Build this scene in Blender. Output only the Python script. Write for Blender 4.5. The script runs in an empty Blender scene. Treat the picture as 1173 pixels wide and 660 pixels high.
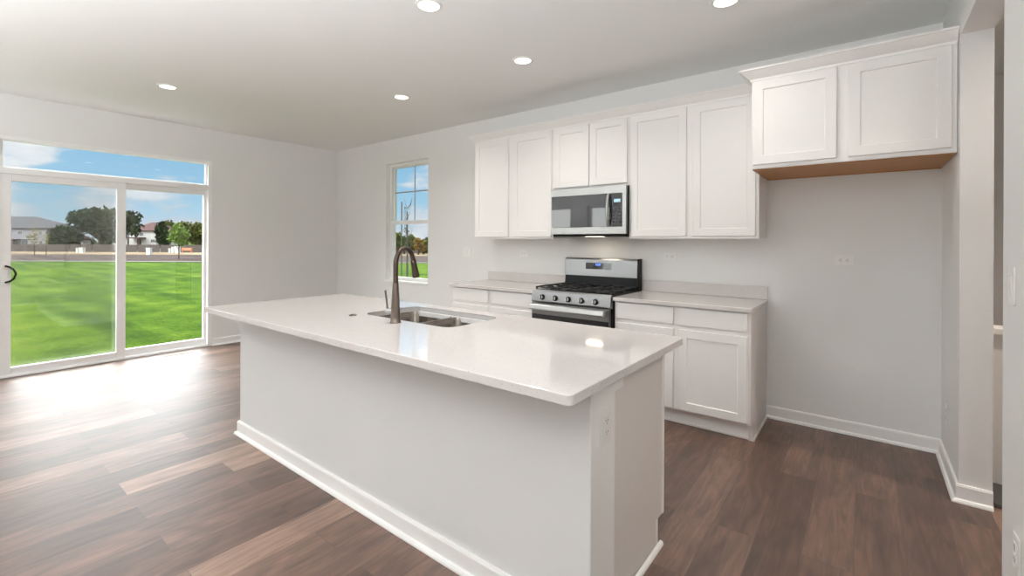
import bpy, bmesh, math, random
from mathutils import Vector, Matrix
random.seed(7)
sc = bpy.context.scene
COL = sc.collection
PI = math.pi

# ------------------------------------------------------------------ camera
cam_d = bpy.data.cameras.new('camera'); cam = bpy.data.objects.new('camera', cam_d); COL.objects.link(cam)
cam_d.sensor_width = 36.0; cam_d.lens = 36.0*521.987/1173.0
cam_d.shift_y = -(330.0-277.117)/1173.0
cam_d.clip_start = 0.02; cam_d.clip_end = 2000
YAW, ROLL = 0.6590, 0.0043
CAM = Vector((6.6342, -4.0246, 1.3529))
fw = Vector((-math.sin(YAW), math.cos(YAW), 0)); rt = Vector((math.cos(YAW), math.sin(YAW), 0)); up = Vector((0, 0, 1))
r2 = rt*math.cos(ROLL)+up*math.sin(ROLL); u2 = up*math.cos(ROLL)-rt*math.sin(ROLL)
cam.matrix_world = Matrix(((r2.x, u2.x, -fw.x, CAM.x), (r2.y, u2.y, -fw.y, CAM.y), (r2.z, u2.z, -fw.z, CAM.z), (0, 0, 0, 1)))
sc.camera = cam

# ------------------------------------------------------------------ view, world, sun
vs = sc.view_settings
sc.display_settings.display_device = 'sRGB'
vs.view_transform = 'Standard'; vs.look = 'None'; vs.gamma = 1.0; vs.use_curve_mapping = False
vs.exposure = 0.0
sc.cycles.use_denoising = True
sc.cycles.max_bounces = 14; sc.cycles.diffuse_bounces = 8; sc.cycles.glossy_bounces = 6
sc.cycles.transparent_max_bounces = 16; sc.cycles.sample_clamp_indirect = 8.0
sc.cycles.caustics_reflective = False; sc.cycles.caustics_refractive = False

CAN_POWER = 6.5
FILL_POWER = 72.0
SKY_HIGH, SKY_SUNSIDE = 25.0, 5.0
SUN_ENERGY = 1.3

world = bpy.data.worlds.new('sky'); sc.world = world; world.use_nodes = True
def build_sky():
    nt = world.node_tree; nt.nodes.clear(); N = nt.nodes.new; L = nt.links.new
    out = N('ShaderNodeOutputWorld'); bg = N('ShaderNodeBackground'); L(bg.outputs[0], out.inputs[0])
    tc = N('ShaderNodeTexCoord'); sep = N('ShaderNodeSeparateXYZ'); L(tc.outputs['Generated'], sep.inputs[0])
    grad = N('ShaderNodeValToRGB'); cr = grad.color_ramp
    cr.elements[0].position = 0.0; cr.elements[0].color = (.60, .76, .88, 1)
    cr.elements[1].position = 1.0; cr.elements[1].color = (.13, .36, .74, 1)
    e = cr.elements.new(.07); e.color = (.40, .66, .86, 1)
    e = cr.elements.new(.2); e.color = (.24, .53, .82, 1)
    L(sep.outputs['Z'], grad.inputs[0])
    mp = N('ShaderNodeMapping'); mp.inputs['Scale'].default_value = (1, 1, 2.6); mp.inputs['Location'].default_value = (.50, .17, .155)
    L(tc.outputs['Generated'], mp.inputs[0])
    nz = N('ShaderNodeTexNoise'); nz.inputs['Scale'].default_value = 6.0; nz.inputs['Detail'].default_value = 9
    nz.inputs['Roughness'].default_value = .52; L(mp.outputs[0], nz.inputs['Vector'])
    ramp = N('ShaderNodeMapRange'); ramp.interpolation_type = 'SMOOTHSTEP'
    ramp.inputs[1].default_value = .49; ramp.inputs[2].default_value = .60
    lowb = N('ShaderNodeMapRange'); lowb.interpolation_type = 'SMOOTHSTEP'; lowb.inputs[1].default_value = .035; lowb.inputs[2].default_value = .10; lowb.inputs[3].default_value = .10; lowb.inputs[4].default_value = 0
    L(sep.outputs['Z'], lowb.inputs[0]); nb = N('ShaderNodeMath'); nb.operation = 'ADD'; L(nz.outputs['Fac'], nb.inputs[0]); L(lowb.outputs[0], nb.inputs[1]); L(nb.outputs[0], ramp.inputs[0])
    cc = N('ShaderNodeValToRGB'); cc.color_ramp.elements[0].position = .48; cc.color_ramp.elements[0].color = (.62, .70, .80, 1)
    cc.color_ramp.elements[1].position = .68; cc.color_ramp.elements[1].color = (.93, .95, .98, 1)
    L(nz.outputs['Fac'], cc.inputs[0])
    mix = N('ShaderNodeMix'); mix.data_type = 'RGBA'; L(ramp.outputs[0], mix.inputs[0]); L(grad.outputs[0], mix.inputs[6]); L(cc.outputs[0], mix.inputs[7])
    # brighter overhead and towards the sun's side of the sky
    hi = N('ShaderNodeMapRange'); hi.interpolation_type = 'SMOOTHSTEP'; hi.inputs[1].default_value = .17; hi.inputs[2].default_value = .68
    hi.inputs[3].default_value = 0; hi.inputs[4].default_value = SKY_HIGH; L(sep.outputs['Z'], hi.inputs[0])
    lo_ = N('ShaderNodeMapRange'); lo_.interpolation_type = 'SMOOTHSTEP'; lo_.inputs[1].default_value = .68; lo_.inputs[2].default_value = .88
    lo_.inputs[3].default_value = 1; lo_.inputs[4].default_value = .3; L(sep.outputs['Z'], lo_.inputs[0])
    h2 = N('ShaderNodeMath'); h2.operation = 'MULTIPLY'; L(hi.outputs[0], h2.inputs[0]); L(lo_.outputs[0], h2.inputs[1])
    az = N('ShaderNodeMapRange'); az.interpolation_type = 'SMOOTHSTEP'; az.inputs[1].default_value = .1; az.inputs[2].default_value = -.5
    az.inputs[3].default_value = .2; az.inputs[4].default_value = 1; L(sep.outputs['X'], az.inputs[0])
    h3 = N('ShaderNodeMath'); h3.operation = 'MULTIPLY'; L(h2.outputs[0], h3.inputs[0]); L(az.outputs[0], h3.inputs[1]); hi = h3
    sd = N('ShaderNodeMapRange'); sd.interpolation_type = 'SMOOTHSTEP'; sd.inputs[1].default_value = -.1; sd.inputs[2].default_value = -.7
    sd.inputs[3].default_value = 0; sd.inputs[4].default_value = SKY_SUNSIDE; L(sep.outputs['Y'], sd.inputs[0])
    a = N('ShaderNodeMath'); a.operation = 'ADD'; L(hi.outputs[0], a.inputs[0]); L(sd.outputs[0], a.inputs[1])
    b = N('ShaderNodeMath'); b.operation = 'ADD'; b.inputs[1].default_value = 1.0; L(a.outputs[0], b.inputs[0])
    # the bright parts of the sky are thin white cloud
    wf = N('ShaderNodeMapRange'); wf.inputs[1].default_value = 0; wf.inputs[2].default_value = 4; wf.inputs[3].default_value = 0; wf.inputs[4].default_value = .8
    L(a.outputs[0], wf.inputs[0])
    m2 = N('ShaderNodeMix'); m2.data_type = 'RGBA'; L(wf.outputs[0], m2.inputs[0]); L(mix.outputs[2], m2.inputs[6]); m2.inputs[7].default_value = (1.0, .96, .91, 1)
    L(m2.outputs[2], bg.inputs[0]); L(b.outputs[0], bg.inputs[1])
build_sky()

sun_d = bpy.data.lights.new('sun', 'SUN'); sun = bpy.data.objects.new('sun', sun_d); COL.objects.link(sun)
sun_d.energy = SUN_ENERGY; sun_d.angle = math.radians(4); sun_d.color = (1, .96, .9)
sun.rotation_euler = Vector((-.28, .62, -1.0)).to_track_quat('-Z', 'Y').to_euler()
sun.location = (10, -20, 30)

# ------------------------------------------------------------------ materials
def mat(name, col, rough=.5, metal=0.0, spec=.5, var=0.0, vscale=8.0, bump=0.0, bscale=200.0, coat=0.0, aniso=None):
    m = bpy.data.materials.new(name); m.use_nodes = True
    nt = m.node_tree; b = nt.nodes['Principled BSDF']; N = nt.nodes.new; L = nt.links.new
    b.inputs['Base Color'].default_value = (*col, 1); b.inputs['Roughness'].default_value = rough
    b.inputs['Metallic'].default_value = metal; b.inputs['Specular IOR Level'].default_value = spec
    b.inputs['Coat Weight'].default_value = coat; b.inputs['Coat IOR'].default_value = 1.6; b.inputs['Coat Roughness'].default_value = .02
    tc = N('ShaderNodeTexCoord'); src = tc.outputs['Object']
    if aniso:
        mp = N('ShaderNodeMapping'); mp.inputs['Scale'].default_value = aniso; L(src, mp.inputs[0]); src = mp.outputs[0]
    nz = N('ShaderNodeTexNoise'); nz.inputs['Scale'].default_value = vscale; nz.inputs['Detail'].default_value = 4; L(src, nz.inputs['Vector'])
    mx = N('ShaderNodeMix'); mx.data_type = 'RGBA'; L(nz.outputs['Fac'], mx.inputs[0])
    mx.inputs[6].default_value = (*[max(0, c*(1-var)) for c in col], 1); mx.inputs[7].default_value = (*[min(1, c*(1+var)) for c in col], 1)
    L(mx.outputs[2], b.inputs['Base Color'])
    if bump:
        n2 = N('ShaderNodeTexNoise'); n2.inputs['Scale'].default_value = bscale; n2.inputs['Detail'].default_value = 3; L(src, n2.inputs['Vector'])
        bp = N('ShaderNodeBump'); bp.inputs['Strength'].default_value = bump; bp.inputs['Distance'].default_value = .002
        L(n2.outputs['Fac'], bp.inputs['Height']); L(bp.outputs[0], b.inputs['Normal'])
    return m

def emis(name, col, s):
    m = bpy.data.materials.new(name); m.use_nodes = True; nt = m.node_tree; b = nt.nodes['Principled BSDF']
    b.inputs['Base Color'].default_value = (*col, 1); b.inputs['Emission Color'].default_value = (*col, 1); b.inputs['Emission Strength'].default_value = s
    return m

def glass_mat(name, tint=(.97, .985, .98), film=0.0, filmcol=(.7, .72, .7)):
    m = bpy.data.materials.new(name); m.use_nodes = True; nt = m.node_tree; nt.nodes.clear(); N = nt.nodes.new; L = nt.links.new
    out = N('ShaderNodeOutputMaterial'); tr = N('ShaderNodeBsdfTransparent'); tr.inputs[0].default_value = (*tint, 1)
    gl = N('ShaderNodeBsdfGlossy'); gl.inputs['Roughness'].default_value = .01
    lw = N('ShaderNodeLayerWeight'); lw.inputs['Blend'].default_value = .5      # Schlick reflectance of a thin pane
    pw = N('ShaderNodeMath'); pw.operation = 'POWER'; pw.inputs[1].default_value = 5; L(lw.outputs['Facing'], pw.inputs[0])
    fr = N('ShaderNodeMath'); fr.operation = 'MULTIPLY_ADD'; fr.inputs[1].default_value = .96; fr.inputs[2].default_value = .035; L(pw.outputs[0], fr.inputs[0])
    mx = N('ShaderNodeMixShader'); L(fr.outputs[0], mx.inputs[0]); L(tr.outputs[0], mx.inputs[1]); L(gl.outputs[0], mx.inputs[2])
    if film:
        df = N('ShaderNodeBsdfDiffuse'); df.inputs[0].default_value = (*filmcol, 1)
        m2 = N('ShaderNodeMixShader'); m2.inputs[0].default_value = film; L(mx.outputs[0], m2.inputs[1]); L(df.outputs[0], m2.inputs[2]); mx = m2
    L(mx.outputs[0], out.inputs[0]); return m

def floor_mat():
    m = bpy.data.materials.new('brown_plank_floor'); m.use_nodes = True; nt = m.node_tree; b = nt.nodes['Principled BSDF']; N = nt.nodes.new; L = nt.links.new
    tc = N('ShaderNodeTexCoord'); mp = N('ShaderNodeMapping'); mp.inputs['Rotation'].default_value = (0, 0, PI/2); mp.inputs['Location'].default_value = (.3, .06, 0)
    L(tc.outputs['Object'], mp.inputs[0])
    br = N('ShaderNodeTexBrick'); br.offset = .37; br.offset_frequency = 2; br.squash = 1
    br.inputs['Color1'].default_value = (0, 0, 0, 1); br.inputs['Color2'].default_value = (1, 1, 1, 1); br.inputs['Mortar'].default_value = (.5, .5, .5, 1)
    br.inputs['Scale'].default_value = 1; br.inputs['Mortar Size'].default_value = .0012; br.inputs['Mortar Smooth'].default_value = .1
    br.inputs['Brick Width'].default_value = 1.22; br.inputs['Row Height'].default_value = .18; br.inputs['Bias'].default_value = 0
    L(mp.outputs[0], br.inputs['Vector'])
    pr = N('ShaderNodeValToRGB'); c = pr.color_ramp
    c.elements[0].position = 0; c.elements[0].color = (.076, .042, .028, 1); c.elements[1].position = 1; c.elements[1].color = (.27, .168, .120, 1)
    e = c.elements.new(.45); e.color = (.116, .064, .044, 1); e = c.elements.new(.82); e.color = (.150, .087, .062, 1)
    L(br.outputs['Color'], pr.inputs[0])
    # long grain, shifted from plank to plank
    sepc = N('ShaderNodeSeparateColor'); L(br.outputs['Color'], sepc.inputs[0])
    comb = N('ShaderNodeCombineXYZ'); mul = N('ShaderNodeMath'); mul.operation = 'MULTIPLY'; mul.inputs[1].default_value = 37.0
    L(sepc.outputs[0], mul.inputs[0]); L(mul.outputs[0], comb.inputs[2]); L(mul.outputs[0], comb.inputs[0])
    add = N('ShaderNodeVectorMath'); add.operation = 'ADD'; L(tc.outputs['Object'], add.inputs[0]); L(comb.outputs[0], add.inputs[1])
    m3 = N('ShaderNodeMapping'); m3.inputs['Scale'].default_value = (16, 1.3, 1); L(add.outputs[0], m3.inputs[0])
    g1 = N('ShaderNodeTexNoise'); g1.inputs['Scale'].default_value = 2.2; g1.inputs['Detail'].default_value = 8; g1.inputs['Roughness'].default_value = .62; g1.inputs['Distortion'].default_value = 1.1
    L(m3.outputs[0], g1.inputs['Vector'])
    m4 = N('ShaderNodeMapping'); m4.inputs['Scale'].default_value = (4.5, 1.4, 1); L(add.outputs[0], m4.inputs[0])
    g2 = N('ShaderNodeTexNoise'); g2.inputs['Scale'].default_value = 1.6; g2.inputs['Detail'].default_value = 4; g2.inputs['Distortion'].default_value = 1.5; L(m4.outputs[0], g2.inputs['Vector'])
    r1 = N('ShaderNodeMapRange'); r1.inputs[1].default_value = .3; r1.inputs[2].default_value = .7; r1.inputs[3].default_value = .62; r1.inputs[4].default_value = 1.38; L(g1.outputs['Fac'], r1.inputs[0])
    rr2 = N('ShaderNodeMapRange'); rr2.inputs[1].default_value = .3; rr2.inputs[2].default_value = .7; rr2.inputs[3].default_value = .68; rr2.inputs[4].default_value = 1.28; L(g2.outputs['Fac'], rr2.inputs[0])
    mm = N('ShaderNodeMath'); mm.operation = 'MULTIPLY'; L(r1.outputs[0], mm.inputs[0]); L(rr2.outputs[0], mm.inputs[1])
    seam = N('ShaderNodeMapRange'); seam.inputs[3].default_value = 1; seam.inputs[4].default_value = .55; L(br.outputs['Fac'], seam.inputs[0])
    m5 = N('ShaderNodeMath'); m5.operation = 'MULTIPLY'; L(mm.outputs[0], m5.inputs[0]); L(seam.outputs[0], m5.inputs[1])
    vm = N('ShaderNodeVectorMath'); vm.operation = 'SCALE'; L(pr.outputs[0], vm.inputs[0]); L(m5.outputs[0], vm.inputs['Scale'])
    L(vm.outputs[0], b.inputs['Base Color'])
    b.inputs['Roughness'].default_value = .45; b.inputs['Specular IOR Level'].default_value = 1.0
    bp = N('ShaderNodeBump'); bp.inputs['Strength'].default_value = .12; bp.inputs['Distance'].default_value = .002; L(m5.outputs[0], bp.inputs['Height']); L(bp.outputs[0], b.inputs['Normal'])
    return m

def quartz_mat():
    m = mat('white_speckled_quartz', (.635, .605, .59), .07, var=.03, vscale=30, spec=.5)
    nt = m.node_tree; b = nt.nodes['Principled BSDF']; N = nt.nodes.new; L = nt.links.new
    tc = N('ShaderNodeTexCoord'); vo = N('ShaderNodeTexVoronoi'); vo.inputs['Scale'].default_value = 95; L(tc.outputs['Object'], vo.inputs['Vector'])
    sp = N('ShaderNodeMapRange'); sp.inputs[1].default_value = .10; sp.inputs[2].default_value = .20; sp.inputs[3].default_value = 1; sp.inputs[4].default_value = 0; L(vo.outputs['Distance'], sp.inputs[0])
    sc_ = N('ShaderNodeSeparateColor'); L(vo.outputs['Color'], sc_.inputs[0])
    gt = N('ShaderNodeMath'); gt.operation = 'GREATER_THAN'; gt.inputs[1].default_value = .72; L(sc_.outputs[0], gt.inputs[0])
    mu = N('ShaderNodeMath'); mu.operation = 'MULTIPLY'; L(sp.outputs[0], mu.inputs[0]); L(gt.outputs[0], mu.inputs[1])
    old = b.inputs['Base Color'].links[0].from_socket
    mx = N('ShaderNodeMix'); mx.data_type = 'RGBA'; L(mu.outputs[0], mx.inputs[0]); L(old, mx.inputs[6]); mx.inputs[7].default_value = (.27, .245, .23, 1); L(mx.outputs[2], b.inputs['Base Color'])
    return m

def grass_mat():
    m = bpy.data.materials.new('mown_lawn'); m.use_nodes = True; nt = m.node_tree; b = nt.nodes['Principled BSDF']; N = nt.nodes.new; L = nt.links.new
    tc = N('ShaderNodeTexCoord')
    n1 = N('ShaderNodeTexNoise'); n1.inputs['Scale'].default_value = 1.1; n1.inputs['Detail'].default_value = 6; L(tc.outputs['Object'], n1.inputs['Vector'])
    n2 = N('ShaderNodeTexNoise'); n2.inputs['Scale'].default_value = 14; n2.inputs['Detail'].default_value = 6; n2.inputs['Roughness'].default_value = .7; L(tc.outputs['Object'], n2.inputs['Vector'])
    mp = N('ShaderNodeMapping'); mp.inputs['Rotation'].default_value = (0, 0, -YAW); mp.inputs['Scale'].default_value = (.10, 1.0, 1); L(tc.outputs['Object'], mp.inputs[0])
    n3 = N('ShaderNodeTexNoise'); n3.inputs['Scale'].default_value = 1.2; n3.inputs['Detail'].default_value = 3; L(mp.outputs[0], n3.inputs['Vector'])
    a = N('ShaderNodeMath'); a.operation = 'ADD'; w2 = N('ShaderNodeMath'); w2.operation = 'MULTIPLY_ADD'; w2.inputs[1].default_value = 1.8; w2.inputs[2].default_value = -.4; L(n2.outputs['Fac'], w2.inputs[0]); L(n1.outputs['Fac'], a.inputs[0]); L(w2.outputs[0], a.inputs[1])
    a2 = N('ShaderNodeMath'); a2.operation = 'ADD'; L(a.outputs[0], a2.inputs[0]); L(n3.outputs['Fac'], a2.inputs[1])
    r = N('ShaderNodeMapRange'); r.inputs[1].default_value = 1.2; r.inputs[2].default_value = 1.8; L(a2.outputs[0], r.inputs[0])
    cr = N('ShaderNodeValToRGB'); c = cr.color_ramp
    c.elements[0].position = 0; c.elements[0].color = (.012, .029, .0015, 1); c.elements[1].position = 1; c.elements[1].color = (.062, .094, .008, 1)
    e = c.elements.new(.5); e.color = (.028, .061, .0025, 1)
    L(r.outputs[0], cr.inputs[0]); L(cr.outputs[0], b.inputs['Base Color']); b.inputs['Roughness'].default_value = .95; b.inputs['Specular IOR Level'].default_value = .02
    bp = N('ShaderNodeBump'); bp.inputs['Strength'].default_value = .8; bp.inputs['Distance'].default_value = .05; L(n2.outputs['Fac'], bp.inputs['Height']); L(bp.outputs[0], b.inputs['Normal'])
    return m

def leaf_mat(name, c1, c2, scale=1.2):
    m = bpy.data.materials.new(name); m.use_nodes = True; nt = m.node_tree; b = nt.nodes['Principled BSDF']; N = nt.nodes.new; L = nt.links.new
    tc = N('ShaderNodeTexCoord'); n1 = N('ShaderNodeTexNoise'); n1.inputs['Scale'].default_value = scale; n1.inputs['Detail'].default_value = 5; L(tc.outputs['Object'], n1.inputs['Vector'])
    r = N('ShaderNodeMapRange'); r.inputs[1].default_value = .35; r.inputs[2].default_value = .65; L(n1.outputs['Fac'], r.inputs[0])
    mx = N('ShaderNodeMix'); mx.data_type = 'RGBA'; L(r.outputs[0], mx.inputs[0]); mx.inputs[6].default_value = (*c1, 1); mx.inputs[7].default_value = (*c2, 1)
    L(mx.outputs[2], b.inputs['Base Color']); b.inputs['Roughness'].default_value = .85; b.inputs['Specular IOR Level'].default_value = .02
    return m

def bands_mat(name, c1, c2, sc_=(1, 1, 1), scale=1.0):
    m = leaf_mat(name, c1, c2, scale); nt = m.node_tree
    tc = [n for n in nt.nodes if n.type == 'TEX_COORD'][0]; nz = [n for n in nt.nodes if n.type == 'TEX_NOISE'][0]
    mp = nt.nodes.new('ShaderNodeMapping'); mp.inputs['Rotation'].default_value = (0, 0, -YAW); mp.inputs['Scale'].default_value = sc_
    nt.links.new(tc.outputs['Object'], mp.inputs[0]); nt.links.new(mp.outputs[0], nz.inputs['Vector']); return m

M = dict(
 wall=mat('wall_paint', (.785, .785, .778), .85, spec=.25, var=.012, vscale=1.5, bump=.05, bscale=350),
 ceil=mat('ceiling_paint', (.86, .865, .855), .9, spec=.2, var=.01, vscale=1.5, bump=.05, bscale=300),
 island_wall=mat('shade_toned_island_paint', (.68, .685, .685), .8, spec=.25, var=.012, vscale=1.5, bump=.05, bscale=350),  # wall paint darkened in colour to stand for shade on the island front
 panel=mat('greige_end_panel', (.70, .665, .640), .45, var=.02, vscale=6, aniso=(1, 8, 1)),
 trim=mat('white_trim_paint', (.86, .86, .85), .38, var=.01),
 cab=mat('white_cabinet_paint', (.85, .835, .82), .36, var=.012, vscale=5),
 cabin=mat('cabinet_interior', (.7, .66, .6), .6, var=.05),
 floor=floor_mat(), quartz=quartz_mat(), grass=grass_mat(),
 vinyl=mat('white_vinyl', (.84, .84, .835), .42, var=.01),
 plastic=mat('white_plate_plastic', (.82, .82, .80), .3, var=.01),
 dark=mat('black_slot', (.02, .02, .02), .6),
 steel=mat('brushed_stainless', (.46, .46, .455), .3, metal=1, var=.06, vscale=6, aniso=(1, 1, 60)),
 steel_r=mat('satin_range_steel', (.34, .345, .35), .34, metal=1, var=.06, vscale=6, aniso=(1, 1, 60)),
 steel_d=mat('stainless_sink', (.27, .235, .205), .24, metal=1, var=.08, vscale=5, aniso=(60, 1, 1)),
 bronze=mat('brushed_bronze_faucet', (.20, .165, .14), .3, metal=1, var=.06, vscale=20),
 dbronze=mat('dark_bronze_hose', (.085, .062, .048), .36, metal=.8, var=.08, vscale=20),
 black=mat('black_enamel', (.006, .006, .007), .25, var=.1, spec=.15),
 blackm=mat('black_matte_side', (.014, .013, .012), .5, var=.1, spec=.2),
 iron=mat('cast_iron_grate', (.010, .010, .011), .55, var=.2, vscale=60, bump=.2, bscale=300),
 dglass=mat('black_oven_glass', (.012, .013, .016), .04, spec=.8, var=.05),
 mglass=mat('black_microwave_glass', (.012, .013, .016), .03, spec=1.0, var=.05),
 wood=mat('raw_wood_underside', (.46, .215, .075), .55, var=.22, vscale=3, aniso=(1, 14, 14)),
 grey=mat('grey_muntin', (.36, .37, .38), .4, var=.03),
 reg=mat('tan_vent_metal', (.33, .28, .24), .45, var=.05),
 glass=glass_mat('clear_glass'), glass2=glass_mat('sliding_glass', (.97, .982, .975)),
 screen=glass_mat('insect_screen_mesh', (.97, .97, .965), .035, (.45, .46, .45)),
 lens=emis('warm_light_lens', (1, .95, .88), 3), blue=emis('blue_digit', (.15, .35, 1), 2.2), cyan=emis('pale_digit', (.35, .55, .62), .55), hoodlamp=emis('hood_lamp', (1, .84, .66), 6),
 floor_strip=mat('dark_grey_hall_strip', (.09, .085, .085), .95, var=.2, vscale=90, bump=.6),
 trunk=mat('tree_bark', (.045, .036, .03), .9, spec=.05, var=.3, vscale=12), stake=mat('grey_stake', (.05, .046, .045), .9, spec=.05, var=.2),
 fence=mat('weathered_fence', (.075, .063, .058), .9, spec=.05, var=.3, vscale=2, aniso=(3, 3, .3)),
 siding_g=mat('grey_siding', (.16, .16, .178), .8, spec=.05, var=.05), siding_w=mat('white_siding', (.30, .30, .29), .8, spec=.05, var=.04),
 roof_g=mat('grey_shingles', (.04, .04, .044), .9, spec=.05, var=.2, vscale=3), roof_m=mat('maroon_shingles', (.050, .026, .025), .9, spec=.05, var=.2, vscale=3),
 pane=mat('dark_window_pane', (.03, .035, .045), .1), util=mat('pale_utility_box', (.40, .41, .38), .6, spec=.05, var=.05), rust=mat('orange_barrier', (.32, .13, .06), .7, var=.2),
 dirt=bands_mat('brown_dirt', (.018, .013, .0115), (.046, .032, .027), (.05, .9, 1), 1.0), straw=bands_mat('dry_straw', (.075, .052, .028), (.15, .118, .075), (.1, .5, 1), .6), curb=mat('pale_curb', (.12, .12, .108), .9, spec=.05, var=.1),
 lf_dark=leaf_mat('dark_leaves', (.010, .020, .009), (.030, .048, .020), 1.0), lf_mid=leaf_mat('olive_leaves', (.030, .048, .012), (.085, .088, .020), .7),
 lf_bright=leaf_mat('light_green_leaves', (.075, .125, .022), (.15, .21, .045), 1.5), lf_yel=leaf_mat('yellow_leaves', (.13, .12, .04), (.21, .19, .085), 1.5), lf_or=leaf_mat('orange_leaves', (.09, .06, .018), (.17, .10, .02), 1.2),
)

# ------------------------------------------------------------------ helpers
def box(bm, x0, x1, y0, y1, z0, z1, bev=0.0):
    if x0 > x1: x0, x1 = x1, x0
    if y0 > y1: y0, y1 = y1, y0
    if z0 > z1: z0, z1 = z1, z0
    v = [bm.verts.new(p) for p in ((x0,y0,z0),(x1,y0,z0),(x1,y1,z0),(x0,y1,z0),(x0,y0,z1),(x1,y0,z1),(x1,y1,z1),(x0,y1,z1))]
    fs = [bm.faces.new([v[i] for i in q]) for q in ((3,2,1,0),(4,5,6,7),(0,1,5,4),(1,2,6,5),(2,3,7,6),(3,0,4,7))]
    if bev:
        es = list({e for f in fs for e in f.edges})
        bmesh.ops.bevel(bm, geom=es, offset=bev, segments=2, affect='EDGES', profile=.6)

def prism(bm, pts, axis, a, b):
    # pts: 2-D outline in the two remaining axes (cyclic order), extruded from a to b along axis
    def P(p, t):
        if axis == 'x': return (t, p[0], p[1])
        if axis == 'y': return (p[0], t, p[1])
        return (p[0], p[1], t)
    A = [bm.verts.new(P(p, a)) for p in pts]; B = [bm.verts.new(P(p, b)) for p in pts]; n = len(pts)
    bm.faces.new(A[::-1]); bm.faces.new(B)
    for i in range(n): bm.faces.new((A[i], A[(i+1) % n], B[(i+1) % n], B[i]))

def lathe(bm, prof, c, axis=Vector((0,0,1)), seg=32, cap=True):
    # prof: (radius, height) along axis from point c
    axis = Vector(axis).normalized(); t = axis.orthogonal().normalized(); s = axis.cross(t); rings = []
    for r, h in prof:
        rings.append([bm.verts.new(Vector(c)+axis*h+(t*math.cos(2*PI*k/seg)+s*math.sin(2*PI*k/seg))*r) for k in range(seg)])
    for A, B in zip(rings, rings[1:]):
        for k in range(seg): bm.faces.new((A[k], A[(k+1) % seg], B[(k+1) % seg], B[k]))
    if cap: bm.faces.new(rings[0][::-1]); bm.faces.new(rings[-1])

def tube(bm, pts, rad, seg=12, cap=True):
    pts = [Vector(p) for p in pts]; n = len(pts); rad = rad if isinstance(rad, (list, tuple)) else [rad]*n
    d0 = (pts[1]-pts[0]).normalized(); t = d0.orthogonal().normalized(); rings = []
    for i, p in enumerate(pts):
        d = (pts[min(i+1, n-1)]-pts[max(i-1, 0)]).normalized(); t = (t-d*t.dot(d)).normalized(); s = d.cross(t)
        rings.append([bm.verts.new(p+(t*math.cos(2*PI*k/seg)+s*math.sin(2*PI*k/seg))*rad[i]) for k in range(seg)])
    for A, B in zip(rings, rings[1:]):
        for k in range(seg): bm.faces.new((A[k], A[(k+1) % seg], B[(k+1) % seg], B[k]))
    if cap: bm.faces.new(rings[0][::-1]); bm.faces.new(rings[-1])

def sweep(bm, path, prof, outs):
    # path: [(x, y)], outs: outward offset direction at each node (mitred), prof: [(offset, z)] closed
    rings = [[bm.verts.new((p[0]+o[0]*q[0], p[1]+o[1]*q[0], q[1])) for q in prof] for p, o in zip(path, outs)]
    n = len(prof)
    for A, B in zip(rings, rings[1:]):
        for k in range(n): bm.faces.new((A[k], A[(k+1) % n], B[(k+1) % n], B[k]))
    bm.faces.new(rings[0][::-1]); bm.faces.new(rings[-1])

def obj(name, bm, m, parent=None, smooth=None):
    bmesh.ops.recalc_face_normals(bm, faces=bm.faces)
    me = bpy.data.meshes.new(name); bm.to_mesh(me); bm.free()
    if isinstance(m, (list, tuple)):
        for q in m: me.materials.append(q)
    else: me.materials.append(m)
    o = bpy.data.objects.new(name, me); COL.objects.link(o)
    if smooth:
        for p in me.polygons: p.use_smooth = True
        if smooth < 180: me.set_sharp_from_angle(angle=math.radians(smooth))
    if parent:
        o.parent = parent; o.matrix_parent_inverse = parent_world(parent).inverted()
    return o
def parent_world(o):
    w = Matrix.Translation(o.location)
    return parent_world(o.parent) @ o.matrix_parent_inverse @ w if o.parent else w
def B(): return bmesh.new()
def obox(name, m, parent, *a, bev=.0015, label=None):
    bm = B(); box(bm, *a, bev=bev); o = obj(name, bm, m, parent)
    if label: o['label'] = label
    return o
def tag(o, label, cat, group=None, kind=None):
    o['label'] = label; o['category'] = cat
    if group: o['group'] = group
    if kind: o['kind'] = kind
    return o
def thing(name, loc, label, cat, group=None, kind=None):
    o = bpy.data.objects.new(name, None); o.empty_display_size = .1; COL.objects.link(o); o.location = loc
    return tag(o, label, cat, group, kind)
def struct(name, bm, m, label, cat): return tag(obj(name, bm, m), label, cat, None, 'structure')

# ------------------------------------------------------------------ room shell
H = 2.781; XR = 7.028; XR2 = 7.153; YF = -6.6; T = .15
bm = B(); box(bm, -T, 9.0, YF-T, 1.7, -.2, 0); struct('floor', bm, M['floor'], 'brown wood plank floor across the room', 'floor')
bm = B(); box(bm, -T, 9.0, YF-T, 1.7, H, H+.25); struct('ceiling', bm, M['ceil'], 'smooth white ceiling over the kitchen', 'ceiling')
DY0, DY1, DZ = -3.612, -1.757, 2.372         # patio door opening
bm = B(); box(bm, -T, 0, YF-T, DY0, 0, H); box(bm, -T, 0, DY1, T, 0, H); box(bm, -T, 0, DY0, DY1, DZ, H)
struct('wall_left', bm, M['wall'], 'pale wall with the sliding patio door', 'wall')
WX0, WX1, WZ0, WZ1 = 1.242, 2.136, .806, 2.449
bm = B(); box(bm, 0, WX0, 0, T, 0, H); box(bm, WX1, XR2, 0, T, 0, H); box(bm, WX0, WX1, 0, T, 0, WZ0); box(bm, WX0, WX1, 0, T, WZ1, H)
struct('wall_back', bm, M['wall'], 'pale kitchen wall behind the cabinets', 'wall')
OY0, OY1, OZ = -1.645, -.688, 2.455          # cased-less opening in the right wall
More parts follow.
